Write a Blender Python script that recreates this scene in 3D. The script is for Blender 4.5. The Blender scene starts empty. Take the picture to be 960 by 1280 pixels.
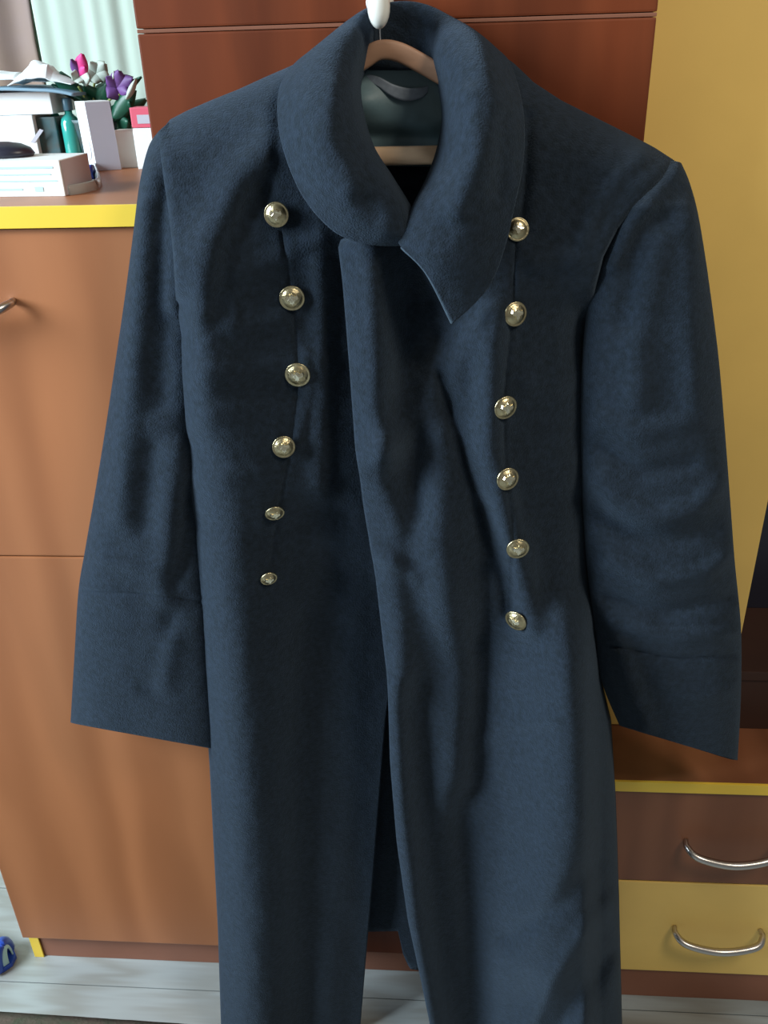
import bpy, bmesh, math, random
from mathutils import Vector, Matrix, noise
random.seed(4)
SC = bpy.context.scene
COL = SC.collection
# ------------------------------------------------------------------ camera
F, H, D = 1100.0, 1.44, 0.98
PITCH, YAW, ROLL = math.radians(28), math.radians(4.6), math.radians(-1.8)
ROT = Matrix.Rotation(YAW, 3, 'Z') @ Matrix.Rotation(math.pi/2-PITCH, 3, 'X') @ Matrix.Rotation(ROLL, 3, 'Z')
CP = Vector((0, -D, H))
cam = bpy.data.cameras.new('camera'); camo = bpy.data.objects.new('camera', cam); COL.objects.link(camo)
camo.matrix_world = Matrix.Translation(CP) @ ROT.to_4x4()
cam.sensor_fit = 'VERTICAL'; cam.sensor_height = 24.0; cam.lens = F/1280*24.0
cam.clip_start = 0.01
SC.camera = camo
# ------------------------------------------------------------------ light
SC.view_settings.view_transform = 'Standard'; SC.view_settings.look = 'None'
SC.view_settings.gamma = 1.0; SC.view_settings.use_curve_mapping = False
SC.view_settings.exposure = 0.0
wd = bpy.data.worlds.new('room_light'); SC.world = wd; wd.use_nodes = True
wd.node_tree.nodes['Background'].inputs[0].default_value = (0.90, 0.92, 0.88, 1)
wd.node_tree.nodes['Background'].inputs[1].default_value = 0.19

def area(name, loc, target, sx, sy, power, colr):
    l = bpy.data.lights.new(name, 'AREA'); l.shape = 'RECTANGLE'; l.size = sx; l.size_y = sy
    l.energy = power; l.color = colr
    o = bpy.data.objects.new(name, l); COL.objects.link(o); o.location = loc
    o.rotation_euler = (Vector(target)-Vector(loc)).to_track_quat('-Z', 'Y').to_euler()
    return o
area('window_daylight', (-2.6, -1.15, 2.2), (-0.1, 0.0, 0.95), 1.3, 1.4, 200, (0.76, 0.90, 1.0))

area('warm_fill', (1.0, -1.15, 2.5), (0.5, 0.0, 0.9), 0.5, 0.5, 17, (1.0, 0.90, 0.74))  # unseen warm fill added to brighten the yellow door and drawers

# ------------------------------------------------------------------ helpers
def ray(px, py): return ROT @ Vector(((px-480)/F, (640-py)/F, -1))
def W(px, py, Y=0.0):                     # point of the plane Y seen at a pixel
    r = ray(px, py); return CP + r*((Y-CP.y)/r.y)
def WZ(px, py, Z):
    r = ray(px, py); return CP + r*((Z-CP.z)/r.z)

def mat(name, colr, rough=0.5, metal=0.0, spec=0.5, noise_amt=0.0, nscale=20, bump=0.0, bscale=300,
        grain=None, sheen=0.0, trans=0.0, coat=0.0, col2=None, stretch=(1, 1, 1)):
    m = bpy.data.materials.new(name); m.use_nodes = True
    nt = m.node_tree; b = nt.nodes['Principled BSDF']
    b.inputs['Base Color'].default_value = (*colr, 1); b.inputs['Roughness'].default_value = rough
    b.inputs['Metallic'].default_value = metal; b.inputs['Specular IOR Level'].default_value = spec
    b.inputs['Sheen Weight'].default_value = sheen; b.inputs['Transmission Weight'].default_value = trans
    b.inputs['Coat Weight'].default_value = coat; b.inputs['Coat Roughness'].default_value = 0.15
    if sheen: b.inputs['Sheen Tint'].default_value = (0.55, 0.75, 1.0, 1); b.inputs['Sheen Roughness'].default_value = 0.6
    tc = nt.nodes.new('ShaderNodeTexCoord'); mp = nt.nodes.new('ShaderNodeMapping')
    nt.links.new(tc.outputs['Object'], mp.inputs[0]); mp.inputs['Scale'].default_value = stretch
    if noise_amt or grain:
        n = nt.nodes.new('ShaderNodeTexNoise'); n.inputs['Scale'].default_value = nscale
        n.inputs['Detail'].default_value = 6; n.inputs['Distortion'].default_value = 0.8 if grain else 0.2
        nt.links.new(mp.outputs[0], n.inputs['Vector'])
        r = nt.nodes.new('ShaderNodeValToRGB')
        c2 = col2 or tuple(c*(1-noise_amt) for c in colr)
        r.color_ramp.elements[0].position = 0.32; r.color_ramp.elements[0].color = (*c2, 1)
        r.color_ramp.elements[1].position = 0.68; r.color_ramp.elements[1].color = (*colr, 1)
        nt.links.new(n.outputs['Fac'], r.inputs[0])
        out = r.outputs[0]
        if grain:
            w = nt.nodes.new('ShaderNodeTexWave'); w.wave_type = 'BANDS'; w.bands_direction = 'X'
            w.inputs['Scale'].default_value = grain; w.inputs['Distortion'].default_value = 9
            w.inputs['Detail'].default_value = 3; w.inputs['Detail Scale'].default_value = 1.4
            nt.links.new(mp.outputs[0], w.inputs['Vector'])
            mx = nt.nodes.new('ShaderNodeMix'); mx.data_type = 'RGBA'; mx.blend_type = 'MULTIPLY'
            rr = nt.nodes.new('ShaderNodeValToRGB')
            rr.color_ramp.elements[0].color = (0.80, 0.76, 0.72, 1); rr.color_ramp.elements[1].color = (1, 1, 1, 1)
            nt.links.new(w.outputs['Fac'], rr.inputs[0])
            mx.inputs[0].default_value = 1
            nt.links.new(out, mx.inputs[6]); nt.links.new(rr.outputs[0], mx.inputs[7]); out = mx.outputs[2]
        nt.links.new(out, b.inputs['Base Color'])
    if bump:
        n2 = nt.nodes.new('ShaderNodeTexNoise'); n2.inputs['Scale'].default_value = bscale; n2.inputs['Detail'].default_value = 4
        nt.links.new(tc.outputs['Object'], n2.inputs['Vector'])
        bp = nt.nodes.new('ShaderNodeBump'); bp.inputs['Strength'].default_value = bump; bp.inputs['Distance'].default_value = 0.002
        nt.links.new(n2.outputs['Fac'], bp.inputs['Height']); nt.links.new(bp.outputs[0], b.inputs['Normal'])
    return m

M = {
 'wool': mat('dark_slate_wool', (0.0170, 0.0250, 0.0385), 0.95, spec=0.06, noise_amt=.3, nscale=160, bump=.7, bscale=560, sheen=.13, col2=(0.0105, 0.0148, 0.0200)),
 'wool_edge': mat('paler_wool_edge', (0.055, 0.080, 0.105), 0.95, spec=0.1, noise_amt=.3, nscale=200, bump=.5, sheen=.15),
 'lining': mat('grey_green_lining', (0.13, 0.21, 0.24), 0.5, spec=0.4, noise_amt=.3, nscale=25, bump=.1),
 'brass': mat('worn_brass', (0.66, 0.56, 0.34), 0.30, metal=1, noise_amt=.35, nscale=180, bump=.25, bscale=500),
 'crest': mat('polished_brass_relief', (0.95, 0.88, 0.66), 0.2, metal=1),
 'loop': mat('lilac_grey_tape', (0.26, 0.31, 0.38), .6, noise_amt=.2, nscale=200),
 'hangwood': mat('pale_beech', (0.40, 0.22, 0.135), 0.5, noise_amt=.2, nscale=14, stretch=(1, 8, 8)),
 'hangbar': mat('light_pine', (0.85, 0.58, 0.37), 0.5, noise_amt=.15, nscale=14, stretch=(1, 8, 8)),
 'wire': mat('steel_wire', (0.6, 0.6, 0.62), 0.3, metal=1),
 'porcelain': mat('white_porcelain', (0.80, 0.80, 0.74), 0.15, coat=.5),
 'oak': mat('orange_brown_laminate', (0.43, 0.162, 0.064), 0.42, spec=.5, noise_amt=.2, nscale=3, grain=1.6, stretch=(1.6, 1, .35), bump=.02),
 'mahog': mat('red_brown_laminate', (0.20, 0.044, 0.013), 0.5, spec=.25, noise_amt=.55, nscale=4, grain=2.2, stretch=(2, 1, .25)),
 'brown': mat('brown_laminate', (0.27, 0.10, 0.045), 0.45, noise_amt=.25, nscale=4, grain=2, stretch=(2, 1, .3)),
 'plinth': mat('pinkish_brown_laminate', (0.30, 0.115, 0.065), 0.5, noise_amt=.2, nscale=5),
 'strip': mat('door_edge_strip', (0.22, 0.085, 0.05), 0.4),
 'yellow': mat('ochre_yellow_laminate', (0.93, 0.62, 0.17), 0.5, noise_amt=.08, nscale=8, bump=.03),
 'yellowedge': mat('bright_yellow_edging', (0.88, 0.60, 0.06), 0.4),
 'dark': mat('dark_brown_board', (0.055, 0.022, 0.014), 0.6, noise_amt=.3, nscale=6),  # dark brown base colour for recess and carcass boards
 'chrome': mat('brushed_nickel', (0.55, 0.52, 0.50), 0.3, metal=1),
 'wall': mat('pale_mint_wallpaper', (0.62, 0.76, 0.64), 0.9, noise_amt=.1, nscale=5, stretch=(6, 1, 1)),
 'mint': mat('mint_print', (0.42, 0.68, 0.55), 0.9),
 'sheer': mat('white_green_curtain', (0.50, 0.60, 0.51), 0.9, noise_amt=.06, nscale=9, stretch=(8, 1, .6)),
 'taupe': mat('grey_brown_cloth', (0.27, 0.20, 0.19), 0.9, noise_amt=.35, nscale=5, col2=(0.25, 0.17, 0.10)),
 'seam': mat('floor_joint', (0.25, 0.27, 0.28), 0.8),
 'rug': mat('dark_rug', (0.10, 0.07, 0.055), 0.95, noise_amt=.6, nscale=30, bump=.8, bscale=200, col2=(0.05, 0.06, 0.035)),
 'white': mat('white_card', (0.82, 0.86, 0.86), 0.6, noise_amt=.04, nscale=10),
 'grey_and_shade': mat('lavender_grey_and_shade', (0.50, 0.50, 0.56), 0.6, noise_amt=.06, nscale=12),  # grey of small prints and window, also painted shade on white carton sides
 'print': mat('pale_blue_print', (0.45, 0.68, 0.74), 0.7),
 'cream': mat('cream_card', (0.70, 0.65, 0.58), 0.6),
 'tealbox': mat('dark_teal_card', (0.035, 0.12, 0.14), 0.5, noise_amt=.5, nscale=60, col2=(0.06, 0.07, 0.06)),
 'folder': mat('blue_grey_folder', (0.22, 0.36, 0.46), 0.5),
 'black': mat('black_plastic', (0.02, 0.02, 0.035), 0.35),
 'teal': mat('teal_glass', (0.05, 0.50, 0.42), 0.08, trans=.3, coat=.6),
 'tealcap': mat('blue_grey_cap', (0.10, 0.22, 0.30), 0.3),
 'pink': mat('pink_red_card', (0.68, 0.10, 0.16), 0.5),
 'petal_pink': mat('magenta_petal', (0.75, 0.05, 0.27), 0.6, noise_amt=.3, nscale=60),
 'petal_white': mat('greyish_white_petal', (0.50, 0.58, 0.50), 0.6, noise_amt=.25, nscale=40),
 'petal_purple': mat('purple_petal', (0.16, 0.06, 0.25), 0.6, noise_amt=.4, nscale=60),
 'leaf': mat('dark_green_leaf', (0.015, 0.115, 0.065), 0.4, noise_amt=.4, nscale=30),
 'stem': mat('yellow_green_stem', (0.30, 0.38, 0.10), 0.5),
 'blue': mat('deep_blue_plastic', (0.02, 0.07, 0.42), 0.3),
 'clear': mat('cloudy_clear_plastic', (0.55, 0.60, 0.60), 0.2, trans=.35),
 'paleaqua': mat('pale_aqua_fabric', (0.40, 0.62, 0.66), 0.8),
}

def setp(o, label=None, cat=None, group=None, kind=None):
    if label: o['label'] = label
    if cat: o['category'] = cat
    if group: o['group'] = group
    if kind: o['kind'] = kind
    return o
def root(name, loc, label, cat, group=None):
    o = bpy.data.objects.new(name, None); COL.objects.link(o); o.location = loc
    o.empty_display_size = .02
    return setp(o, label, cat, group)
def wloc(o):
    v = Vector((0, 0, 0))
    while o: v += o.location; o = o.parent
    return v
def mesh(name, verts, faces, m, parent=None, smooth=False, bevel=0, loc=None, solid=0, sub=0, offset=0):
    off = wloc(parent) if parent else (Vector(loc) if loc else Vector((0, 0, 0)))
    me = bpy.data.meshes.new(name)
    me.from_pydata([tuple(Vector(v)-off) for v in verts], [], faces); me.update()
    bm = bmesh.new(); bm.from_mesh(me); bmesh.ops.recalc_face_normals(bm, faces=bm.faces)
    if bevel: bmesh.ops.bevel(bm, geom=list(bm.edges), offset=bevel, segments=2, profile=.7, affect='EDGES')
    bm.to_mesh(me); bm.free()
    if smooth:
        for p in me.polygons: p.use_smooth = True
    me.materials.append(m if not isinstance(m, str) else M[m])
    o = bpy.data.objects.new(name, me); COL.objects.link(o)
    if parent: o.parent = parent
    elif loc: o.location = loc
    if solid:
        s = o.modifiers.new('s', 'SOLIDIFY'); s.thickness = solid; s.offset = offset
    if sub:
        s = o.modifiers.new('u', 'SUBSURF'); s.levels = sub; s.render_levels = sub
    return o
BF = [(0, 1, 2, 3), (4, 7, 6, 5), (0, 4, 5, 1), (1, 5, 6, 2), (2, 6, 7, 3), (3, 7, 4, 0)]
def box(name, x0, x1, y0, y1, z0, z1, m, parent=None, bevel=0.0015, loc=None, rz=0, skew=0, smooth=False):
    vs = [(x0, y0, z0), (x1, y0, z0), (x1, y1, z0), (x0, y1, z0), (x0, y0, z1), (x1, y0, z1), (x1, y1, z1), (x0, y1, z1)]
    if rz:
        c = Vector(((x0+x1)/2, y0, 0)); Rm = Matrix.Rotation(rz, 3, 'Z')
        vs = [tuple(Rm @ (Vector(v)-c)+c) for v in vs]
    if skew: vs = [(v[0]+skew*(v[2]-z0), v[1], v[2]) for v in vs]
    return mesh(name, vs, BF, m, parent, bevel=bevel, loc=loc, smooth=smooth)
def grid(name, fn, nu, nv, m, parent=None, solid=0, closed=False, offset=0, loc=None, smooth=True, sub=0):
    vs = [fn(i/(nu if closed else nu-1), j/(nv-1)) for j in range(nv) for i in range(nu)]
    fs = []
    for j in range(nv-1):
        for i in range(nu if closed else nu-1):
            k = (i+1) % nu
            fs.append((j*nu+i, j*nu+k, (j+1)*nu+k, (j+1)*nu+i))
    return mesh(name, vs, fs, m, parent, smooth=smooth, solid=solid, offset=offset, loc=loc, sub=sub)
def lathe(name, prof, m, parent=None, axis='Z', at=(0, 0, 0), seg=24, scale=(1, 1, 1), tilt=None, loc=None):
    at = Vector(at); vs = []; fs = []
    for r, h in prof:
        for k in range(seg):
            a = 2*math.pi*k/seg
            v = Vector((r*math.cos(a), r*math.sin(a), h))
            if axis == 'Y': v = Vector((v.x, -v.z, v.y))
            v = Vector((v.x*scale[0], v.y*scale[1], v.z*scale[2]))
            if tilt: v = tilt @ v
            vs.append(at+v)
    n = len(prof)
    for j in range(n-1):
        for k in range(seg): fs.append((j*seg+k, j*seg+(k+1) % seg, (j+1)*seg+(k+1) % seg, (j+1)*seg+k))
    fs.append(tuple(range(seg))); fs.append(tuple(range((n-1)*seg, n*seg)))
    return mesh(name, vs, fs, m, parent, smooth=True, loc=loc)
def cat(P, t):                           # Catmull-Rom through a list of tuples, t in 0..1
    n = len(P)-1; x = min(max(t, 0), 1)*n; i = min(int(x), n-1); f = x-i
    p0, p1, p2, p3 = P[max(i-1, 0)], P[i], P[i+1], P[min(i+2, n)]
    return tuple(.5*((2*b)+(-a+c)*f+(2*a-5*b+4*c-d)*f*f+(-a+3*b-3*c+d)*f**3) for a, b, c, d in zip(p0, p1, p2, p3))
def tube(name, pts, r, m, parent=None, seg=10, n=40, flat=1.0, loc=None, up=Vector((0, 1, 0))):
    vs = []; fs = []
    for j in range(n):
        t = j/(n-1); p = Vector(cat(pts, t)); q = Vector(cat(pts, min(1, t+.01)))-Vector(cat(pts, max(0, t-.01)))
        q.normalize(); a = q.cross(up); a = a.normalized() if a.length > 1e-4 else Vector((1, 0, 0)); b = q.cross(a).normalized()
        rr = r(t) if callable(r) else r
        for k in range(seg):
            th = 2*math.pi*k/seg
            vs.append(p+a*rr*math.cos(th)+b*rr*flat*math.sin(th))
    for j in range(n-1):
        for k in range(seg): fs.append((j*seg+k, j*seg+(k+1) % seg, (j+1)*seg+(k+1) % seg, (j+1)*seg+k))
    fs.append(tuple(range(seg))); fs.append(tuple(range((n-1)*seg, n*seg)))
    return mesh(name, vs, fs, m, parent, smooth=True, loc=loc)

# ------------------------------------------------------------------ setting
WALLY = 0.62
fl = mesh('floor', [(-2.6, -2.2, 0), (2.2, -2.2, 0), (2.2, WALLY, 0), (-2.6, WALLY, 0)], [(0, 1, 2, 3)], mat('floor_bed', (.3, .32, .33), .8)); setp(fl, kind='structure')
plank_mats = [mat('grey_plank', c, .38, noise_amt=.14, nscale=3, grain=3, stretch=(.5, 6, 1)) for c in ((.33, .36, .355), (.30, .325, .33), (.345, .37, .365))]
pm = {}
y = -1.19; row = 0
while y < WALLY-.01:
    y1 = min(y+.19, WALLY)
    x = -1.5+(row*.47) % 1.2-1.2
    while x < 1.3:
        xa, xb = max(x, -1.5), min(x+1.2, 1.3)
        if xb-xa > .02:
            box('plank', xa+.0008, xb-.0008, y+.0008, y1-.0008, 0.0003, .004, plank_mats[(row*2+int((x+9)*3)) % 3], fl, bevel=0.0006)
        x += 1.2
    y += .19; row += 1
wb = box('wall_back', -2.6, 2.2, WALLY, WALLY+.08, 0, 2.7, 'wall', bevel=0); setp(wb, kind='structure')
# soft printed sprig on the wallpaper
for k in range(5):
    p = W(146+6*math.sin(k*2.1), 8+k*6, WALLY-.001)
    vs = [(p.x+.02*math.cos(a)*(.6+.3*math.sin(3*a+k)), WALLY-.001, p.z+.014*math.sin(a)) for a in [i*math.pi/6 for i in range(12)]]
    mesh('printed_sprig', vs, [tuple(range(12))], 'mint', wb)

# ------------------------------------------------------------------ low cabinet at left
ZT = W(80, 253)[2]                        # top of worktop
XL, XW0, XW1, XY1 = -0.735, -0.305, 0.195, 0.391
SEAM = W(55, 687)[2]; DB = W(160, 1166)[2]
c = root('chest_of_drawers', (-.52, .3, 0), 'low orange-brown wooden cabinet with yellow-edged top, cluttered with boxes', 'cabinet')
box('worktop', XL-.01, XW0-.001, -.022, WALLY-.02, ZT-.022, ZT, 'oak', c)
box('worktop_edging', XL-.011, XW0-.001, -.0245, -.0215, ZT-.0225, ZT+.0002, 'yellowedge', c, bevel=.0006)
box('side_panel', XL, XL+.016, 0.0, WALLY-.03, 0.004, ZT-.022, 'oak', c)
box('side_panel_edging', XL-.0005, XL+.0165, -.0015, .001, 0.004, ZT-.023, 'yellowedge', c, bevel=.0004)
box('body', XL+.016, XW0-.002, .004, WALLY-.03, 0.06, ZT-.022, 'oak', c)
box('plinth', XL+.017, XW0-.002, .002, .02, 0.004, DB-.001, 'plinth', c)
XC = XW0-.002
box('drawer_front', XL+.001, XC, -.018, .003, SEAM+.001, ZT-.024, 'oak', c, bevel=.002)
d2 = box('door', XL+.001, XC, -.018, .003, DB, SEAM-.001, 'oak', c, bevel=.002)
df = [o for o in c.children if o.name == 'drawer_front'][0]
def bow_handle(cx, z, Y0, wid, parent, droop=.014, out=.028):
    pts = [(cx-wid/2, Y0, z), (cx-wid/2, Y0-out*.5, z-.001), (cx-wid*.38, Y0-out, z-droop*.45), (cx, Y0-out*1.15, z-droop),
           (cx+wid*.38, Y0-out, z-droop*.45), (cx+wid/2, Y0-out*.5, z-.001), (cx+wid/2, Y0, z)]
    return tube('handle', pts, lambda t: .0038+.0022*math.sin(math.pi*t), 'chrome', parent, seg=10, n=48)
hp = W(12, 378, -.018)
bow_handle(hp.x-.07, hp.z+.002, -.018, .15, df)

# ------------------------------------------------------------------ tall wardrobe
ZS = W(500, 29)[2]
w = root('wardrobe', (-.055, .3, 0), 'tall red-brown wooden wardrobe behind the hanging coat', 'wardrobe')
box('body', XW0, XW1, .004, WALLY-.03, 0.06, 2.15, 'mahog', w)
box('plinth', XW0+.001, XW1-.001, .002, .02, 0.004, DB-.001, 'plinth', w)
ud = box('upper_door', XW0, XW1-.001, -.018, .003, ZS+.0022, 2.14, 'mahog', w, bevel=.002)
box('lower_door', XW0, XW1-.001, -.018, .003, DB, ZS-.0022, 'mahog', w, bevel=.002)
box('shelf_edge', XW0, XW1-.001, -.0172, .003, ZS-.0017, ZS+.0017, 'strip', w, bevel=.0008)
# ivory oval knob on its stem
kp = W(474, 8, -.075)
kn = lathe('knob', [(.0005, .030), (.004, .0295), (.0078, .027), (.0095, .022), (.009, .017), (.0062, .012), (.0045, .006), (.004, -.025), (.008, -.032), (.010, -.0375), (.010, -.0405)],
      'porcelain', ud, axis='Y', at=(kp.x, -.0605, kp.z), scale=(1.08, 1, 1.9))
kn['label'] = 'white porcelain knob'

# ------------------------------------------------------------------ yellow tall door unit and low drawer unit at right
y0 = root('yellow_cupboard', (.293, .3, .5), 'tall ochre yellow cupboard right of the coat', 'cupboard')
RZ = W(870, 979, -.035)[2]
RB = WZ(945, 911, RZ).y
XY1 = (W(960, 640, RB).x+W(925, 790, RB).x)/2
box('body', XW1+.002, XY1-.002, RB+.018, WALLY-.03, RZ, 2.15, 'dark', y0)
box('door', XW1+.003, XY1, RB, RB+.018, RZ+.002, 2.14, 'yellow', y0, bevel=.002)
r = root('drawer_unit', (.49, .25, 0), 'low drawer unit with brown and yellow fronts and two curved handles', 'cabinet')
RX0, RX1 = XW1+.003, .86
d1b = W(870, 1103, -.03)[2]; d2b = W(870, 1215, -.03)[2]
box('top', RX0, RX1, -.033, WALLY-.03, RZ-.018, RZ, 'brown', r)
box('top_edging', RX0, RX1, -.0365, -.0325, RZ-.0185, RZ+.0002, 'yellowedge', r, bevel=.0006)
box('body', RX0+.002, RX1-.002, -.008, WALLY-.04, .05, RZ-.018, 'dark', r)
box('plinth', RX0+.002, RX1-.002, -.024, -.006, .004, d2b-.002, 'plinth', r)
da = box('drawer', RX0+.001, RX1-.001, -.031, -.008, d1b+.0015, RZ-.020, 'brown', r, bevel=.002)
db = box('drawer', RX0+.001, RX1-.001, -.031, -.008, d2b, d1b-.0015, 'yellow', r, bevel=.002); db['label'] = 'yellow drawer front'
a, b = W(857, 1050, -.031), W(968, 1052, -.031); bow_handle((a.x+b.x)/2, a.z, -.031, b.x-a.x, da)
a, b = W(843, 1158, -.031), W(950, 1162, -.031); bow_handle((a.x+b.x)/2, a.z, -.031, b.x-a.x, db)
# dark recess beside the yellow panel: riser shelf and back board
z2 = W(945, 838, RB)[2]; 
n = root('recess_shelf', (.63, .4, RZ), 'dark brown open shelf in the recess above the drawers', 'shelf')
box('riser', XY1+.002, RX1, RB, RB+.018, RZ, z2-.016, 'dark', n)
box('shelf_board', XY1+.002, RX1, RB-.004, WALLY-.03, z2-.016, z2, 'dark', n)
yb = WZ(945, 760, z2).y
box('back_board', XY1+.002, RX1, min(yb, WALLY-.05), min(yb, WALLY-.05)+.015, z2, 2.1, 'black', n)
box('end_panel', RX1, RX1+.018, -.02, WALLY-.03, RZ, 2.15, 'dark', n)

# ------------------------------------------------------------------ floor things
rp = [WZ(-60, 1262, .004), WZ(150, 1276, .004)]
s = (rp[1].y-rp[0].y)/(rp[1].x-rp[0].x)
def rugf(u, v):
    x = -1.3+1.15*u; yb_ = rp[0].y+s*(x-rp[0].x)
    return (x, yb_-.65*v, .0045+.010*math.sqrt(max(0, min(1, v*30, (1-v)*30, u*40, (1-u)*40)))+.001*noise.noise(Vector((x*30, v*20, 0))))
rg = grid('rug', rugf, 60, 40, 'rug', solid=.004); setp(rg, 'dark patterned rug, only its edge showing in the bottom left corner', 'rug')
sl = W(12, 1207, .05)
sp = WZ(6, 1222, .004)
st = root('slipper', (sp.x-.02, sp.y, .004), 'pale aqua slipper toe with dark blue rim at the left edge', 'slipper')
def slip(u, v):
    a = math.pi*u; x = sp.x-.20+.20*v; wd_ = .045*math.sqrt(max(0, 1-((v-.35)/.66)**2)) if v > .35 else .045
    h = .018+.030*math.sin(math.pi*min(1, max(0, (v-.15)/.95)))**.7 if v > .15 else .018
    return (x, sp.y+.03-wd_*math.cos(a)*1.0, .010+h*math.sin(a))
grid('upper', slip, 20, 30, 'paleaqua', st, solid=.003)
sole = [(sp.x-.20+.205*t, sp.y+.03+sg*.048*(1 if t < .35 else math.sqrt(max(0, 1-((t-.35)/.66)**2)))) for sg, rng in ((-1, range(0, 21)), (1, range(20, -1, -1))) for t in [k/20 for k in rng]]
nn = len(sole)
mesh('sole', [(x, y_, .0045) for x, y_ in sole]+[(x, y_, .014) for x, y_ in sole], [tuple(range(nn)), tuple(range(nn, 2*nn))]+[(i, (i+1) % nn, nn+(i+1) % nn, nn+i) for i in range(nn)], 'blue', st)
tube('blue_trim', [slip(k/8,   .93) for k in range(9)], .010, 'blue', st, n=24)

# ------------------------------------------------------------------ things on the worktop
def pbox(name, xl, xr, yb_, yt, depth, m, label, category, group=None, rz=0, yf=None, skew=0, z=None, parts=None, bevel=.0015):
    """carton standing on height z, its front base seen on pixel row yb_"""
    z = ZT if z is None else z
    if yf is None: yf = WZ((xl+xr)/2, yb_, z).y
    a = W(xl, yb_, yf); b = W(xr, yb_, yf); t = W((xl+xr)/2, yt, yf)
    rt = root(name, ((a.x+b.x)/2, yf, z), label, category, group)
    o = box('carton', a.x, b.x, yf, yf+depth, z, t.z, m, rt, rz=rz, skew=skew, bevel=bevel)
    return rt, (a.x, b.x, yf, yf+depth, z, t.z)
rt, e = pbox('carton', -48, 84, 246, 201, .075, 'white', 'white flat carton with faint blue print at front edge of the cabinet top', 'box', 'cartons on the cabinet top', rz=math.radians(-4))
B1 = e
Rm = Matrix.Rotation(math.radians(-4), 3, 'Z'); cc = Vector(((e[0]+e[1])/2, e[2], 0))
def onbox(x, z, o=-.0006): v = Rm @ (Vector((x, e[2]+o, z))-cc)+cc; return v
for k, (za, zb, xa, xb) in enumerate([(.78, .84, .05, .93), (.60, .64, .1, .9), (.42, .46, .1, .95), (.18, .24, .1, .6), (.14, .28, .72, .8)]):
    X = lambda f: e[0]+(e[1]-e[0])*f
    Z = lambda f: e[4]+(e[5]-e[4])*f
    mesh('print_line', [onbox(X(xa), Z(za)), onbox(X(xb), Z(za)), onbox(X(xb), Z(zb)), onbox(X(xa), Z(zb))], [(0, 1, 2, 3)], 'print', rt)
f0, f1 = Rm @ (Vector((e[1]+.0006, e[2]+.002, 0))-cc)+cc, Rm @ (Vector((e[1]+.0006, e[3]-.002, 0))-cc)+cc
mesh('shaded_end', [(f0.x, f0.y, e[4]+.001), (f1.x, f1.y, e[4]+.001), (f1.x, f1.y, e[5]-.001), (f0.x, f0.y, e[5]-.001)], [(0, 1, 2, 3)], 'grey_and_shade', rt)  # grey sheet paints the shade on the carton's right end
YB = WZ(30, 210, ZT).y
rt, e2 = pbox('carton', -60, 55, 222, 145, .09, 'white', 'lower white carton of the pair behind the flat front carton', 'box', 'cartons on the cabinet top', yf=YB)
a = W(38, 178, YB-.0006); b = W(50, 163, YB-.0006)
mesh('grey_stroke', [(a.x, a.y, a.z), (a.x+.006, a.y, a.z-.001), (b.x+.005, b.y, b.z), (b.x, b.y, b.z+.002)], [(0, 1, 2, 3)], 'grey_and_shade', rt)
Zs = e2[5]
rt, e3 = pbox('carton', -60, 67, 145, 116, .085, 'white', 'upper white carton under the blue-grey folder and papers', 'box', 'cartons on the cabinet top', yf=YB+.004, z=Zs+.0005)
Zs2 = e3[5]
# dark teal carton beside them
pbox('small_carton', 54, 82, 222, 146, .04, 'tealbox', 'small dark teal carton between the white cartons and green bottles', 'box', yf=YB+.01)
# folder and crumpled papers on top
a0 = W(-60, 112, YB-.012); a1 = W(92, 118, YB-.012)
def fold_(u, v):
    x = a0.x+(a1.x-a0.x)*u
    tip = -.006*max(0, (u-.75)/.25)**2
    return (x, YB-.012+.11*v, Zs2+.003+tip+.002*math.sin(5*u))
setp(grid('folder', fold_, 40, 10, 'folder', solid=.0035, loc=(a0.x, YB, Zs2)), 'thin blue-grey folder lying on the white cartons', 'folder')
for k, (pw, pz, off, lab) in enumerate([((8, 88), .038, 0, 'crumpled white paper sheet peaked over the folder'), ((-60, 50), .018, .02, 'flatter white paper sheet at left on the folder')]):
    p0, p1 = W(pw[0], 106, YB), W(pw[1], 106, YB)
    def pf(u, v, p0=p0, p1=p1, pz=pz, off=off, k=k):
        x = p0.x+(p1.x-p0.x)*u
        peak = max(0, 1-abs(u-.32)/.35)**.8*.6+max(0, 1-abs(u-.62)/.42)*.55
        z = Zs2+.0075+off*.2+pz*peak*(.35+.65*math.sin(math.pi*min(1, v*1.15)))*(1+.25*noise.noise(Vector((u*4, v*4, k*7))))
        return (x, YB+.002+off+.055*v, z)
    setp(grid('paper_sheet', pf, 30, 20, 'white', solid=.0012, loc=(p0.x, YB, Zs2), smooth=False), lab, 'paper')
# dark mouse-like dome on the front carton
dm = W(6, 189, B1[2]+.03)
lathe_o = lathe('black_case', [(.034, 0), (.036, .004), (.032, .012), (.022, .018), (.008, .021), (.0005, .0215)], 'black', None, at=(W(2, 189, B1[2]+.04).x, B1[2]+.045, B1[5]+.0004), scale=(1, .7, .75), loc=(W(2, 189, B1[2]+.04).x, B1[2]+.045, B1[5]))
setp(lathe_o, 'small black rounded case on the flat front carton at left edge', 'case')
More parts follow.
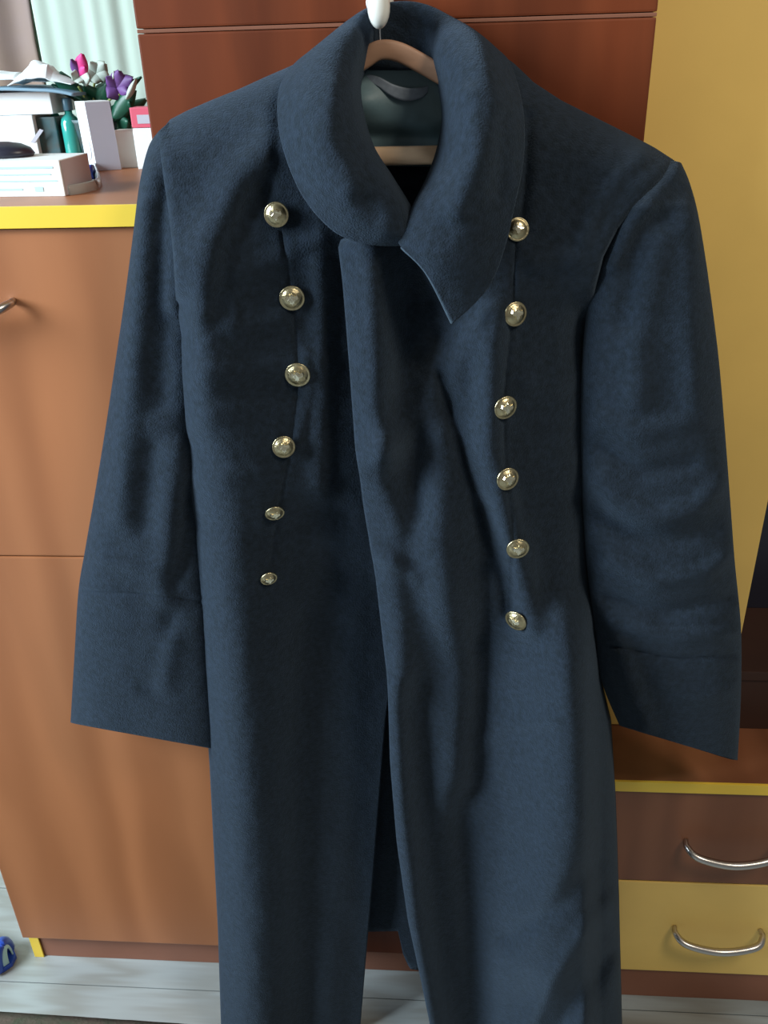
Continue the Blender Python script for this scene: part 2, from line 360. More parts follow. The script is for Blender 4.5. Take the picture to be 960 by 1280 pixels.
# green bottles
def bottle(px, pyb, pyt, rad, label, Yf):
    p = W(px, pyb, Yf); t = W(px, pyt, Yf); h = t.z-ZT
    rt = root('glass_bottle', (p.x, Yf, ZT), label, 'bottle', 'green bottles on the cabinet top')
    lathe('bottle_body', [(rad*.9, 0), (rad, .003), (rad, h*.62), (rad*.85, h*.7), (rad*.4, h*.77), (rad*.38, h*.84)], 'teal', rt, at=(p.x, Yf, ZT+.0004))
    lathe('cap', [(rad*.5, h*.82), (rad*.52, h*.83), (rad*.52, h*.98), (rad*.45, h)], 'tealcap', rt, at=(p.x, Yf, ZT))
bottle(82, 215, 122, .011, 'left green glass bottle with blue-grey cap behind the teal carton', YB+.034)
bottle(98, 210, 122, .0135, 'teal green glass bottle just left of the tall white carton', YB+.022)
# tall white carton on its corner; shade of its right side painted lavender-grey
YF = WZ(122, 214, ZT).y
p = W(121, 210, YF); h = W(113, 127, YF).z-ZT
rt = root('tall_carton', (p.x, YF, ZT), 'tall narrow white carton with lavender-grey shade painted on its right side, in front of the flowers', 'box')
wL = W(121, 207, YF).x-W(105, 207, YF).x; wR = W(148, 207, YF).x-W(121, 207, YF).x
A = Vector((p.x-wL, YF+.012, ZT+.0004)); Bq = Vector((p.x, YF, ZT+.0004)); Cq = Vector((p.x+wR, YF+.012, ZT+.0004)); Dq = Vector((p.x+wR-wL, YF+.03, ZT+.0004))
tz = Vector((-.002, 0, h))
mesh('carton', [A, Bq, Cq, Dq, A+tz, Bq+tz, Cq+tz, Dq+tz], BF, 'white', rt, bevel=.0008)
nrm = Vector((0, -.0007, 0)); nx = Vector((.0003, 0, 0))
mesh('shaded_side', [Bq+nrm+nx, Cq+nrm, Cq+nrm+tz*.985, Bq+nrm+tz*.985+nx], [(0, 1, 2, 3)], 'grey_and_shade', rt)
o_ = A.lerp(Bq, .5)+nrm+tz*.32
mesh('printed_oval', [o_+Vector((.005*math.cos(a_), .0, .014*math.sin(a_)))+Vector((0, (.005*math.cos(a_))*-.012/wL if wL else 0, 0)) for a_ in [i*math.pi/8 for i in range(16)]], [tuple(range(16))], 'grey_and_shade', rt)
# cream carton and pink-framed box right of it
rt, e5 = pbox('carton', 146, 176, 206, 163, .03, 'cream', 'cream small carton standing beside the wardrobe edge', 'box', 'cartons on the cabinet top', yf=YF+.03)
rt, e6 = pbox('carton', 172, 205, 206, 160, .04, 'white', 'bright white small carton under the pink-framed box', 'box', 'cartons on the cabinet top', yf=YF+.01)
rt, e7 = pbox('pink_box', 165, 204, 160, 134, .03, 'pink', 'small pink-red framed box with pale window stacked beside the wardrobe', 'box', yf=YF+.012, z=max(e5[5], e6[5])+.0005)
mesh('pale_window', [(e7[0]+.009, e7[2]-.0006, e7[4]+.005), (e7[1]-.001, e7[2]-.0006, e7[4]+.005), (e7[1]-.001, e7[2]-.0006, e7[5]-.009), (e7[0]+.009, e7[2]-.0006, e7[5]-.009)], [(0, 1, 2, 3)], 'grey_and_shade', rt)
# dish rim under the cartons, blue cap tube, cloudy strip
q = WZ(152, 206, ZT)
lathe_o = lathe('shallow_dish', [(.022, 0), (.030, .001), (.045, .005), (.047, .0065), (.0445, .0062), (.03, .003), (.001, .002)], 'clear', None, at=(q.x, q.y-.0, ZT+.0003), scale=(1, .35, 1), loc=(q.x, q.y, ZT))
setp(lathe_o, 'shallow clear dish beside the foot of the tall carton', 'dish')
q = WZ(107, 225, ZT)
rt = root('capped_tube', (q.x, q.y, ZT), 'little white tube with a deep blue cap beside the flat front carton', 'tube')
tube('tube_body', [(q.x-.030, q.y-.001, ZT+.0075), (q.x-.012, q.y, ZT+.0075), (q.x-.004, q.y, ZT+.0075)], .0068, 'white', rt, n=8, seg=14)
tube('cap', [(q.x-.004, q.y, ZT+.0092), (q.x+.004, q.y, ZT+.0095), (q.x+.012, q.y, ZT+.0095)], .009, 'blue', rt, n=8, seg=14)
q0, q1, q2, q3 = WZ(86, 244, ZT), WZ(108, 240, ZT), WZ(124, 233, ZT), WZ(119, 214, ZT)
cs = tube('plastic_strip', [(v.x, v.y, ZT+.0035) for v in (q0, q1, q2, q3)], .0075, 'clear', None, n=30, seg=12, flat=.42, loc=(q1.x, q1.y, ZT))
setp(cs, 'curved cloudy plastic strip at the corner of the flat front carton', 'strip')

# potted flowers
YP = YF+.10
p = W(125, 200, YP)
fr = root('potted_flower', (p.x, YP, ZT), 'artificial flowers with magenta and purple blooms behind the tall carton', 'plant')
lathe('pot', [(.026, 0), (.030, .004), (.036, .055), (.038, .060), (.034, .060), (.033, .052)], 'tealbox', fr, at=(p.x, YP, ZT+.0003))
def petal(name, base, tip, wid, m, cup=.006, nrm=Vector((0, -1, 0)), parent=fr, bend=0.0):
    base, tip = Vector(base), Vector(tip); ax = tip-base; sd = ax.cross(nrm).normalized()
    def fn(u, v):
        ww = wid*math.sin(math.pi*min(.97, .06+.94*v))**.75*(2*u-1)
        return tuple(base+ax*v+sd*ww+nrm*(cup*(1-(2*u-1)**2)-cup)+Vector((0, 0, -bend*v*v)))
    return grid(name, fn, 7, 9, m, parent, solid=.0008)
def P3(px, py, dy=0): v = W(px, py, YP+dy); return Vector(v)
top = Vector((p.x, YP, ZT+.055))
for k, (px, py, dy) in enumerate([(98, 108, -.02), (118, 104, .0), (150, 118, -.015), (165, 130, .01)]):
    tube('stem', [top+Vector((0, 0, -.01)), top.lerp(P3(px, py, dy), .55)+Vector((0, 0, .006)), P3(px, py, dy)], .0018, 'stem', fr, n=16, seg=6)
# left bloom: greyish white with magenta upper petal
c1 = P3(99, 96, -.02)
for (px, py, wd_, mm) in [(88, 74, .007, 'petal_purple'), (102, 67, .010, 'petal_pink'), (106, 84, .008, 'petal_pink'), (88, 92, .010, 'petal_white'), (112, 98, .011, 'petal_white'), (98, 104, .010, 'petal_white')]:
    petal('petal', c1+Vector((0, 0, 0)), P3(px, py, -.03), wd_, mm, cup=.004)
c2 = P3(120, 92, .01)
for k in range(5):
    a_ = k*1.257+.4; petal('petal', c2, P3(120+16*math.cos(a_), 90+15*math.sin(a_), 0), .011, 'petal_white')
c3 = P3(146, 110, -.015)
for (px, py, wd_, mm) in [(132, 96, .010, 'petal_purple'), (148, 88, .012, 'petal_purple'), (166, 98, .011, 'petal_purple'), (134, 122, .012, 'petal_purple'), (160, 116, .010, 'petal_purple'), (169, 99, .0045, 'petal_white')]:
    b_ = c3 if mm != 'petal_white' else P3(157, 124, -.03)
    petal('petal', b_, P3(px, py, -.025 if mm != 'petal_white' else -.035), wd_, mm)
petal('petal', P3(141, 99, -.02), P3(142, 89, -.02), .003, 'petal_white')
for (bx, by, px, py, wd_) in [(112, 128, 66, 100, .010), (110, 130, 74, 90, .008), (104, 126, 64, 106, .006), (112, 128, 84, 108, .013), (125, 132, 105, 106, .013), (120, 132, 133, 104, .013),
                          (140, 150, 168, 112, .012), (145, 150, 182, 124, .009), (140, 150, 176, 140, .013), (135, 160, 160, 152, .016), (140, 165, 150, 128, .016), (130, 150, 124, 112, .012), (150, 150, 162, 128, .014), (148, 170, 158, 148, .012), (145, 120, 176, 96, .005)]:
    petal('leaf', P3(bx, by, random.uniform(-.02, .02)), P3(px, py, random.uniform(-.03, .02)), wd_, 'leaf', cup=.005)

# curtains behind
def sheer(u, v):
    a_ = W(47, 44, WALLY-.085).x; x = a_+(XW0-.012-a_)*u
    amp = .0006+.0036*u
    yy = WALLY-.085-amp*math.sin(u*42+math.sin(u*9)*2)-amp*.5*math.sin(u*71)
    return (x, yy, ZT+.004+1.0*v)
setp(grid('sheer_curtain', sheer, 160, 14, 'sheer', solid=.0015, loc=(-.5, WALLY-.05, ZT-.3)), 'pale white-green hanging curtain with fine vertical folds behind the flowers', 'curtain')
def tau(u, v):
    e0 = W(38, 0, WALLY-.045); e1 = W(56, 88, WALLY-.045)
    z = ZT+.004+1.0*v; t = (e0.z-z)/(e0.z-e1.z); xr = e0.x+(e1.x-e0.x)*t-.004*math.sin(t*2)
    x = xr-.34*(1-u)
    return (x, WALLY-.045-.006*math.sin(u*26)*(.3+.7*u), z)
setp(grid('taupe_curtain', tau, 60, 20, 'taupe', solid=.003, loc=(-.8, WALLY-.12, ZT-.3)), 'grey-brown hanging drape at the upper left behind the papers', 'curtain')

# ================================================================== THE COAT
def seg_d(px, py, pl):
    best = 1e9
    for (x0, y0_), (x1, y1_) in zip(pl, pl[1:]):
        dx, dy = x1-x0, y1_-y0_; L = dx*dx+dy*dy
        t = max(0, min(1, ((px-x0)*dx+(py-y0_)*dy)/L)) if L else 0
        d_ = math.hypot(px-x0-t*dx, py-y0_-t*dy)
        if d_ < best: best = d_
    return best
def interp(tab, v):
    if v <= tab[0][0]: return tab[0][1]
    for (a_, b_), (c_, d_) in zip(tab, tab[1:]):
        if v <= c_:
            f = (v-a_)/(c_-a_); return b_+(d_-b_)*f
    return tab[-1][1]
def sinterp(tab, v):                      # smoothed version
    s_ = 0
    for k, wt in ((-12, .15), (-6, .2), (0, .3), (6, .2), (12, .15)): s_ += wt*interp(tab, v+k)
    return s_
def folds(px, py, F_):
    h_ = 0
    for pl, wd_, amp in F_:
        ys = [q_[1] for q_ in pl]; xs = [q_[0] for q_ in pl]
        if py < min(ys)-3*wd_ or py > max(ys)+3*wd_ or px < min(xs)-3*wd_ or px > max(xs)+3*wd_: continue
        d_ = seg_d(px, py, pl)
        if d_ < 3*wd_: h_ += 1.35*amp*math.exp(-(d_/wd_)**2)
    return h_
def rnd(d_, rad, drop):
    if d_ >= rad: return 0
    t = d_/rad; return drop*(1-math.sqrt(max(0, 1-(1-t)**2)))
BASE = [(60, .045), (90, .06), (150, .085), (200, .105), (300, .122), (450, .132), (700, .138), (900, .145), (1100, .158), (1320, .172)]
def wrinkle(px, py, amp=.0022):
    return amp*(noise.noise(Vector((px/70, py/110, 3.1)))+.5*noise.noise(Vector((px/28, py/40, 9.1)))+.22*noise.noise(Vector((px/11, py/13, 5))))

coat = root('greatcoat', W(500, 1240, -.09), 'long dark slate-blue wool double-breasted coat with brass buttons on hanger', 'coat')
coat.location.z = 0.02
SHL = [(398, 68), (365, 85), (335, 98), (300, 114), (265, 128), (235, 141), (212, 153), (200, 166)]
ARML = [(200, 166), (203, 195), (208, 230), (214, 270), (219, 320), (222, 380)]
SIDL = [(222, 380), (226, 470), (232, 560), (240, 640), (247, 720), (253, 800), (259, 880), (264, 960), (269, 1060), (274, 1160), (279, 1320)]
SHR = [(600, 50), (640, 80), (665, 105), (700, 128), (740, 148), (780, 168), (815, 186), (843, 204)]
ARMR = [(843, 204), (822, 224), (795, 252), (770, 285), (752, 320), (742, 360), (738, 400)]
SIDR = [(738, 400), (741, 500), (742, 600), (741, 700), (742, 790), (750, 850), (762, 900), (768, 1000), (772, 1120), (777, 1320)]
Lx = [(p_[1], p_[0]) for p_ in SHL+ARML[1:]+SIDL[1:]]
Rx_ = [(p_[1], p_[0]) for p_ in SHR+ARMR[1:]+SIDR[1:]]
# ---- folds, pixel-space polylines on the cloth
FL = [([(345, 175), (300, 225), (262, 300), (245, 400), (248, 520)], 26, .010),
      ([(325, 230), (285, 310), (268, 400)], 14, -.004),
      ([(240, 465), (310, 462), (395, 450)], 12, .0035), ([(250, 500), (330, 490), (390, 500)], 12, -.003),
      ([(245, 395), (300, 410), (350, 398)], 12, .003), ([(300, 340), (400, 300)], 14, .003),
      ([(382, 440), (385, 490), (372, 550)], 8, .004), ([(400, 330), (402, 450), (398, 600)], 14, .005),
      ([(250, 600), (320, 590), (400, 610)], 14, .0035), ([(255, 655), (330, 668), (430, 650)], 16, -.004),
      ([(380, 780), (372, 950), (380, 1300)], 22, -.008),
      ([(440, 760), (435, 950), (425, 1120), (415, 1300)], 30, .006),
      ([(352, 290), (364, 370), (374, 465), (366, 545), (350, 620), (338, 700)], 3.0, -.0022),
      ([(330, 250), (345, 200), (352, 130)], 10, -.003)]
FR = [([(462, 310), (466, 400), (470, 500), (478, 560)], 20, .012),
      ([(515, 330), (510, 420), (500, 520)], 18, -.008),
      ([(440, 590), (500, 540), (560, 470), (590, 420)], 22, .009),
      ([(520, 450), (540, 420)], 14, -.006),
      ([(552, 470), (572, 545), (596, 620), (628, 715), (634, 760)], 11, -.009),
      ([(620, 395), (612, 470), (612, 560), (632, 640), (654, 715), (664, 780)], 17, .012),
      ([(520, 545), (512, 590), (525, 640)], 18, -.006), ([(486, 560), (478, 600), (496, 660)], 16, .006),
      ([(548, 545), (550, 610), (548, 680), (560, 760), (576, 840), (568, 990)], 24, .014),
      ([(600, 640), (606, 720), (604, 800), (600, 880), (592, 980)], 17, -.008),
      ([(490, 700), (500, 780), (506, 860)], 15, .006), ([(470, 690), (520, 720)], 10, .004),
      ([(492, 860), (502, 1000), (520, 1150), (545, 1300)], 12, .006),
      ([(520, 860), (530, 1000), (548, 1150), (575, 1300)], 18, -.010),
      ([(575, 1000), (585, 1120), (600, 1290)], 20, -.012),
      ([(712, 790), (706, 900), (706, 1020), (690, 1120), (668, 1200)], 42, .020),
      ([(655, 1300), (690, 1225), (730, 1165), (760, 1130)], 15, .010),
      ([(690, 1300), (722, 1240), (762, 1190)], 12, -.006), ([(722, 1310), (752, 1250), (770, 1210)], 14, .005),
      ([(640, 1170), (700, 1130), (740, 1080)], 14, -.006),
      ([(645, 300), (640, 380), (628, 500), (630, 590), (642, 680), (640, 760)], 3.0, -.0024),
      ([(670, 330), (720, 322)], 14, .004), ([(660, 480), (730, 470)], 16, .003), ([(655, 628), (700, 622), (738, 630)], 12, -.004),
      ([(800, 196), (770, 225), (745, 262), (730, 300)], 10, .004),
      ([(660, 150), (656, 230), (650, 285)], 9, -.006),
      ([(600, 930), (640, 905), (690, 900)], 9, .0022)]
def sm(a_, b_, x):
    t = max(0, min(1, (x-a_)/(b_-a_))); return t*t*(3-2*t)
def depthL(px, py):
    y_ = sinterp(BASE, py)-(.048+.032*sm(560, 800, py))*sm(interp(Lx, py)+18, interp(Lx, py)+185, px)*sm(180, 420, py)+.012*sm(250, 330, py)
    y_ -= rnd(seg_d(px, py, SHL[:-1]), 52, .038) if py < 320 else 0
    if py < 420: y_ -= rnd(seg_d(px, py, ARML), 12, .006)
    dS = seg_d(px, py, SIDL)
    k = min(1, max(0, (py-300)/120)); y_ -= rnd(dS, 62, .075)*k*(1-.45*max(0, (py-900)/400))
    y_ += folds(px, py, FL)+wrinkle(px, py)
    if py < 560: y_ -= .012*max(0, (px-400)/60)
    else: y_ -= .012*max(0, min(1, (px-400)/60))*max(0, 1-(py-560)/500)
    return -y_
def depthR(px, py):
    y_ = sinterp(BASE, py)+.004
    up_ = sm(300, 430, py)*(1-sm(700, 830, py)); lo_ = sm(720, 860, py)
    y_ -= up_*.036*sm(618, 740, px)
    y_ -= .024*(sm(468, 525, px)-sm(545, 615, px))*sm(315, 380, py)*(1-sm(520, 680, py))
    y_ += lo_*(-.034*sm(495, 592, px)+.060*sm(588, 724, px)-.035*sm(726, 752, px))
    y_ -= rnd(seg_d(px, py, SHR), 60, .050) if py < 330 else 0
    if py < 430: y_ -= rnd(seg_d(px, py, ARMR), 12, .006)
    k = min(1, max(0, (py-300)/120)); rad = 50
    y_ -= rnd(seg_d(px, py, SIDR), rad, .085)*k*(1-.45*max(0, (py-900)/400))
    if py > 285:
        e_ = sinterp(REDGE, py); kk = max(0, 1-(px-e_)/16) if px-e_ < 16 else 0
        y_ -= .006*kk*kk
    y_ += folds(px, py, FR)+wrinkle(px+500, py)
    return -y_
LIN = [(60, 420), (100, 405), (150, 398), (200, 412), (240, 440), (270, 470), (292, 480), (320, 484), (780, 500), (850, 489), (900, 482), (1000, 474), (1100, 466), (1200, 457), (1320, 447)]
RIN = [(50, 600), (100, 603), (150, 606), (200, 600), (240, 585), (270, 566), (288, 540), (293, 470), (297, 428), (310, 425), (350, 430), (450, 438), (560, 446), (640, 457), (720, 471), (800, 480), (850, 486), (950, 489), (1050, 497), (1150, 511), (1220, 526), (1320, 546)]
REDGE = RIN
def panel(name, x0f, x1f, y0_, y1_, nu, nv, dep, m='wool', solid=.0042):
    def fn(u, v):
        py = y0_+(y1_-y0_)*v; a_, b_ = x0f(py), x1f(py); px = a_+(b_-a_)*u
        w_ = W(px, py, dep(px, py))
        if w_.z < .02: w_.z = .02-.0001*v
        return w_
    return grid(name, fn, nu, nv, m, coat, solid=solid, offset=0)
lp = panel('front_panel', lambda y_: interp(Lx, y_), lambda y_: sinterp(LIN, y_), 69, 1312, 92, 360, depthL)
rp_ = panel('front_panel', lambda y_: (interp if y_ < 330 else sinterp)(RIN, y_), lambda y_: interp(Rx_, y_), 51, 1312, 120, 400, depthR)

# ---- back panel with lining, seen through the neck and between the skirts
def backy(px, py):
    y_ = .036+.006*math.sin(px/33)*min(1, py/600)+.004*noise.noise(Vector((px/50, py/70, 1)))
    if 90 < py < 240: y_ += .012*math.exp(-((px-452)/26)**2-((py-128)/22)**2)+.012*math.exp(-((px-560)/40)**2-((py-150)/26)**2)
    y_ += .010*math.exp(-(((py-172)/14)**2))*(-1)
    y_ += .035*max(0, (py-700)/500)
    return -y_
HEM = [(270, 1168), (440, 1164), (498, 1163), (503, 1190), (512, 1210), (524, 1212), (534, 1205), (545, 1200), (770, 1205)]
def backf(u, v):
    py = 84+(1185-84)*v
    a_, b_ = interp(Lx, max(py, 90))+14, interp(Rx_, max(py, 90))-14
    px = a_+(b_-a_)*u
    if v > .9:
        hy = interp(HEM, px); py = 84+(1185-84)*.9+(hy-(84+(1185-84)*.9))*((v-.9)/.1)
    return W(px, py, backy(px, py))
grid('back_panel', backf, 150, 170, 'wool', coat, solid=.003)
def linf(u, v):
    px = 415+190*u; py = 88+120*v
    return W(px, py, backy(px, py)-.004)
grid('lining', linf, 60, 50, 'lining', coat, solid=.0015)
def yokef(u, v):                         # cloth facing inside the back of the neck
    px = 425+150*u; py = 66+30*v+6*math.sin(u*math.pi)
    return W(px, py, -.027-.004*math.sin(u*3))
grid('neck_facing', yokef, 40, 12, 'wool', coat, solid=.003)
# hanging loop / label tape
tp = [(456, 96), (474, 103), (490, 113), (508, 118), (526, 116), (536, 110)]
def tapef(u, v):
    q_ = cat(tp, u); wv = 14*math.sin(math.pi*(.1+.8*u))+3
    return W(q_[0], q_[1]-wv/2+wv*v, -.040-.006*math.sin(math.pi*u))
grid('hanging_loop', tapef, 30, 6, 'loop', coat, solid=.0015)['label'] = 'pale grey hanging loop tape'

# ---- sleeves: hollow flattened tubes
def sleeve(PL, PR, yc, th, F_, seed, cuffv, v0bulge=0):
    def fn(u, v, inset=0):
        l = cat(PL, v); r_ = cat(PR, v); a_ = 2*math.pi*u
        cx = (l[0]+r_[0])/2; cy = (l[1]+r_[1])/2; hx = (r_[0]-l[0])/2-inset; hy = (r_[1]-l[1])/2
        ca, sa = math.cos(a_), math.sin(a_)
        sx = math.copysign(abs(ca)**.85, ca); sy = math.copysign(abs(sa)**.8, sa)
        px = cx+hx*sx; py = cy+hy*sx
        t_ = th(v)-inset*.0004
        Y_ = yc(v)+t_*sy*-1
        if sa > 0:
            Y_ -= (folds(px, py, F_)+wrinkle(px+seed, py, .0028))*min(1, sa*2.0)
            if v > cuffv: Y_ -= .0022*min(1, sa*3)
        return W(px, py, Y_)
    return fn
SLL = [(201, 165), (188, 185), (177, 230), (168, 300), (158, 375), (147, 450), (135, 530), (122, 610), (108, 690), (100, 740), (95, 820), (90, 903)]
SLR = [(214, 164), (228, 180), (236, 225), (243, 300), (247, 375), (250, 450), (253, 530), (257, 610), (262, 690), (268, 760), (274, 850), (284, 938)]
FSL = [([(208, 225), (204, 300), (206, 400), (200, 500)], 18, -.006), ([(176, 260), (170, 380), (160, 500), (150, 640)], 16, .006),
       ([(222, 260), (218, 380)], 12, .006), ([(225, 560), (212, 660), (205, 740)], 16, .006), ([(190, 560), (180, 660)], 12, -.004),
       ([(236, 620), (228, 700), (215, 730)], 12, -.005), ([(98, 738), (170, 740), (255, 752)], 3, -.004),
       ([(210, 800), (200, 850)], 14, .004), ([(188, 860), (205, 800), (215, 770)], 9, -.004), ([(130, 700), (190, 712)], 10, .003)]
fL = sleeve(SLL, SLR, lambda v: -.048-.020*min(1, v*6)-.012*v, lambda v: .014+.025*min(1, v*6)+.006*v-.008*v, FSL, 900, .80)
grid('sleeve', fL, 72, 220, 'wool', coat, solid=.004, closed=True)
SRL = [(836, 203), (806, 232), (778, 268), (752, 320), (737, 380), (730, 450), (728, 530), (730, 620), (735, 700), (744, 780), (752, 845), (776, 906)]
SRR = [(849, 205), (859, 228), (869, 264), (878, 315), (887, 378), (896, 450), (903, 530), (910, 620), (916, 700), (924, 785), (924, 870), (920, 950)]
FSR = [([(846, 212), (815, 245), (785, 285), (765, 330)], 9, .006), ([(850, 245), (822, 280), (795, 330), (782, 400)], 18, -.007),
       ([(868, 280), (862, 380), (868, 500)], 16, .006), ([(820, 300), (800, 400), (795, 500)], 16, .006),
       ([(750, 600), (775, 632), (820, 648), (870, 635), (905, 600)], 14, .007), ([(752, 640), (790, 668), (840, 676), (890, 660)], 14, -.006),
       ([(755, 560), (800, 590), (860, 580)], 12, -.006), ([(750, 520), (800, 540), (880, 520)], 12, .004),
       ([(765, 700), (820, 725), (880, 715), (916, 690)], 11, .007), ([(760, 745), (830, 765), (915, 745)], 10, -.007),
       ([(765, 775), (840, 796), (922, 790)], 9, .006), ([(765, 806), (840, 822), (923, 818)], 3, -.004),
       ([(775, 800), (790, 850), (810, 905)], 10, .005), ([(830, 850), (870, 870), (915, 860)], 12, .003)]
fR = sleeve(SRL, SRR, lambda v: -.055-.025*min(1, v*6)-.004*v, lambda v: .016+.032*min(1, v*6)-.008*v, FSR, 1700, .82)
grid('sleeve', fR, 72, 220, 'wool', coat, solid=.004, closed=True)

# ---- collar
K = [[(520,292,-.135),(514,288,-.152),(510,296,-.158),(504,304,-.150)],
 [(512,262,-.12),(500,262,-.158),(482,283,-.170),(462,303,-.152)],
 [(488,222,-.10),(474,225,-.158),(448,255,-.176),(420,288,-.152)],
 [(465,185,-.085),(450,185,-.152),(416,213,-.176),(383,248,-.148)],
 [(452,143,-.07),(437,140,-.140),(398,162,-.168),(360,197,-.136)],
 [(448,108,-.055),(434,100,-.122),(392,116,-.148),(350,150,-.116)],
 [(455,88,-.045),(440,66,-.098),(397,78,-.118),(354,106,-.085)],
 [(465,80,-.030),(452,38,-.070),(415,48,-.082),(385,70,-.045)],
 [(485,75,-.026),(467,19,-.040),(455,18,-.036),(450,40,-.022)],
 [(510,72,-.026),(510,12,-.036),(512,10,-.030),(512,40,-.021)],
 [(530,80,-.028),(545,26,-.048),(560,23,-.045),(575,48,-.025)],
 [(545,90,-.038),(552,62,-.085),(592,46,-.098),(624,68,-.055)],
 [(552,115,-.05),(563,100,-.115),(604,84,-.142),(642,100,-.092)],
 [(555,150,-.06),(567,145,-.135),(612,135,-.165),(652,148,-.122)],
 [(548,190,-.08),(562,190,-.146),(608,190,-.178),(651,205,-.142)],
 [(535,225,-.10),(547,228,-.158),(592,245,-.182),(640,262,-.153)],
 [(520,255,-.12),(530,255,-.163),(574,290,-.182),(628,312,-.156)],
 [(508,285,-.135),(516,282,-.166),(553,325,-.180),(608,360,-.158)],
 [(504,303,-.152),(503,308,-.162),(534,340,-.170),(566,403,-.160)]]
def collar(u, v):
    rows = [cat([k_[c_] for k_ in K], u) for c_ in range(4)]
    px, py, Y_ = cat(rows, v)
    Y_ -= wrinkle(px+2000, py, .002)
    Y_ -= folds(px, py, [([(420, 110), (412, 170), (440, 230)], 16, .005), ([(455, 250), (470, 270)], 12, -.003), ([(588, 120), (592, 200), (570, 260)], 14, .006), ([(625, 150), (622, 240)], 12, -.004)])
    if v > .93: Y_ += .0
    return W(px, py, Y_)
grid('collar', collar, 260, 56, 'wool', coat, solid=.0052)
# paler wool tube along the collar's outer edge
def edge_pts(u0, u1, v, n_): return [tuple(collar(u0+(u1-u0)*i/(n_-1), v)) for i in range(n_)]
tube('collar_edge', edge_pts(0.0, .33, .985, 40), .0026, 'wool_edge', coat, n=120, seg=8)
tube('collar_edge', [tuple(collar(1, i/12)) for i in range(4, 13)], .0024, 'wool_edge', coat, n=60, seg=8)

# ---- buttons: domed brass with rim and a raised crest
def crest_mesh():
    o = [(0, .9), (.12, .62), (.3, .78), (.34, .55), (.2, .45), (.75, .62), (.9, .2), (.7, -.1), (.5, .05), (.42, -.25), (.25, -.1), (.3, -.6), (.12, -.5), (0, -.85)]
    return o+[(-x, y_) for x, y_ in o[-2:0:-1]]
CR = crest_mesh()
def button(px, py, rpx, dep, tiltx=0, tilty=0, up_=0.0):
    Y_ = dep(px, py); p_ = W(px, py, Y_)
    dist = (p_-CP).dot(ROT @ Vector((0, 0, -1))); r_ = rpx*dist/F
    r_ *= 1.07
    pa, pb, pc, pd = [W(px+a_, py+b_, dep(px+a_, py+b_)) for a_, b_ in ((-14, 0), (14, 0), (0, -14), (0, 14))]
    nv_ = (pb-pa).cross(pc-pd).normalized(); nv_ = nv_ if nv_.y < 0 else -nv_
    nv_ = (nv_*.6+Vector((0, -1, 0))*.4).normalized()
    tilt = Vector((0, -1, 0)).rotation_difference(nv_).to_matrix() @ Matrix.Rotation(tiltx*.6, 3, 'X')
    base = p_+nv_*.0065
    off = base-wloc(coat)
    bt = lathe('button', [(r_*.3, -.004), (r_*.85, 0.0), (r_*.99, .0012), (r_, .0024), (r_*.94, .0034), (r_*.86, .0026), (r_*.8, .0030), (r_*.66, .0046), (r_*.42, .0058), (r_*.18, .0063), (r_*.01, .0064)], 'brass', coat, axis='Y', at=base, seg=32, tilt=tilt)
    vs = []; n_ = len(CR)
    for lay in (0, 1):
        for x, y_ in CR:
            rr = math.hypot(x, y_); dome = .0062*(1-.55*(rr*.62)**2)
            k_ = 1-.12*lay
            vs.append(base+tilt @ Vector((x*r_*.62*k_, -(dome-.0002+lay*.0020), y_*r_*.62*k_)))
    fs = [tuple(range(n_)), tuple(range(n_, 2*n_))]+[(i, (i+1) % n_, n_+(i+1) % n_, n_+i) for i in range(n_)]
    mesh('crest', vs, fs, 'crest', bt)
    return bt
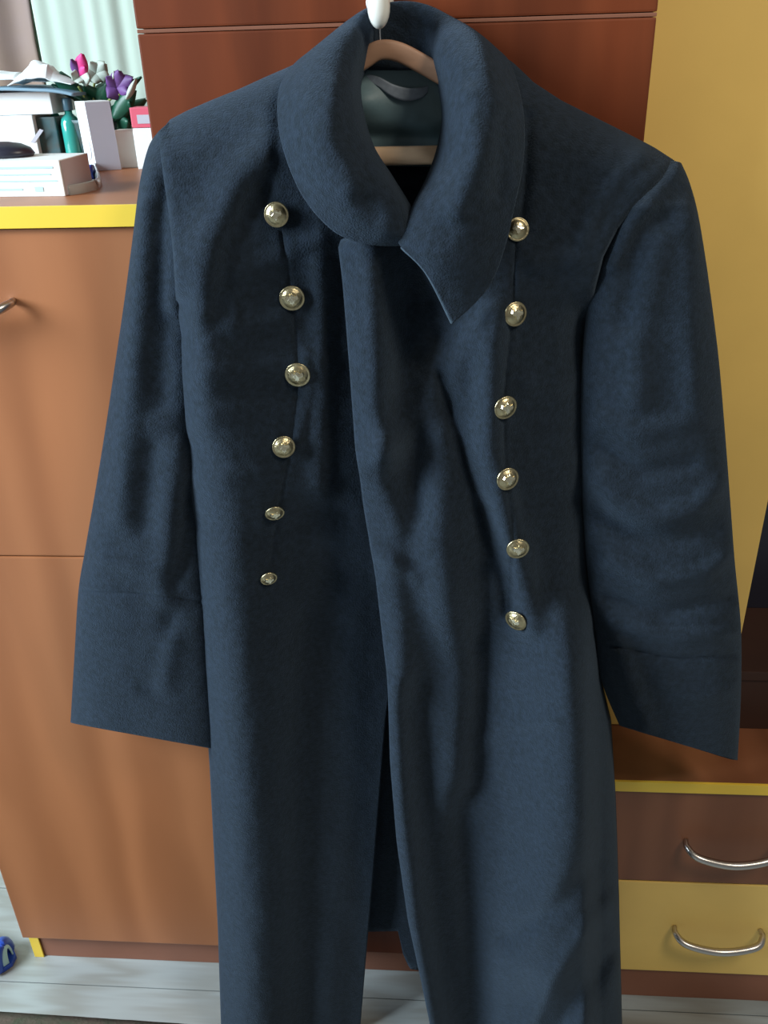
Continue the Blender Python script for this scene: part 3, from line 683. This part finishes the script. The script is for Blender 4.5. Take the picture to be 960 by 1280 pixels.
for (px, py, r_, tx, ty) in [(347, 267, 14.5, .1, -.25), (365, 369, 15, .0, -.3), (373, 464, 15, .0, -.15), (354, 555, 13.5, -.05, -.1), (342, 636, 11.5, .5, .3), (334, 718, 10, .45, .3)]:
    button(px, py, r_, depthL, tx, ty)
for (px, py, r_, tx, ty) in [(645, 287, 13.5, 0, .05), (639, 391, 14.5, .05, 0), (627, 506, 14.5, .15, .05), (630, 596, 14, .2, -.1), (645, 681, 13.5, .2, .15), (649, 771, 13.5, .2, -.1)]:
    button(px, py, r_, depthR, tx, ty)

# ------------------------------------------------------------------ hanger
hg = root('clothes_hanger', W(476, 60, -.055), 'wooden clothes hanger inside the coat collar, hooked on the white knob', 'hanger')
def bowp(px, py, Y_=-.055): return tuple(W(px, py, Y_))
bp_ = [(232, 186), (262, 170), (310, 146), (370, 116), (420, 94), (452, 76), (474, 63), (498, 65), (528, 80), (560, 98), (620, 128), (690, 160), (745, 182), (775, 198)]
pts = [bowp(x, y_) for x, y_ in bp_]
def bowf(u, v):
    p_ = Vector(cat(pts, v)); q_ = (Vector(cat(pts, min(1, v+.01)))-Vector(cat(pts, max(0, v-.01)))).normalized()
    nn_ = q_.cross(Vector((0, -1, 0))).normalized(); a_ = 2*math.pi*u; ca, sa = math.cos(a_), math.sin(a_)
    hh = .0085; tt = .0055
    return p_+nn_*hh*math.copysign(abs(ca)**.5, ca)+Vector((0, -1, 0))*tt*math.copysign(abs(sa)**.5, sa)
grid('shoulder_bow', bowf, 20, 90, 'hangwood', hg, closed=True)
a_, b_ = W(285, 199, -.055), W(735, 190, -.055)
tube('trouser_bar', [tuple(a_), tuple(a_.lerp(b_, .5)), tuple(b_)], .0088, 'hangbar', hg, n=8, seg=14, flat=.6)
kz = W(476, 62, -.052); nz = kp.z
hook = [(kz.x, -.052, kz.z-.004), (kz.x-.0005, -.052, kz.z+.012), (kz.x-.001, -.052, nz-.010), (kp.x-.010, -.052, nz-.004), (kp.x-.0125, -.052, nz+.004), (kp.x-.008, -.052, nz+.0125), (kp.x+.002, -.052, nz+.0145), (kp.x+.011, -.052, nz+.008)]
tube('hook', hook, .0012, 'wire', hg, n=60, seg=8)
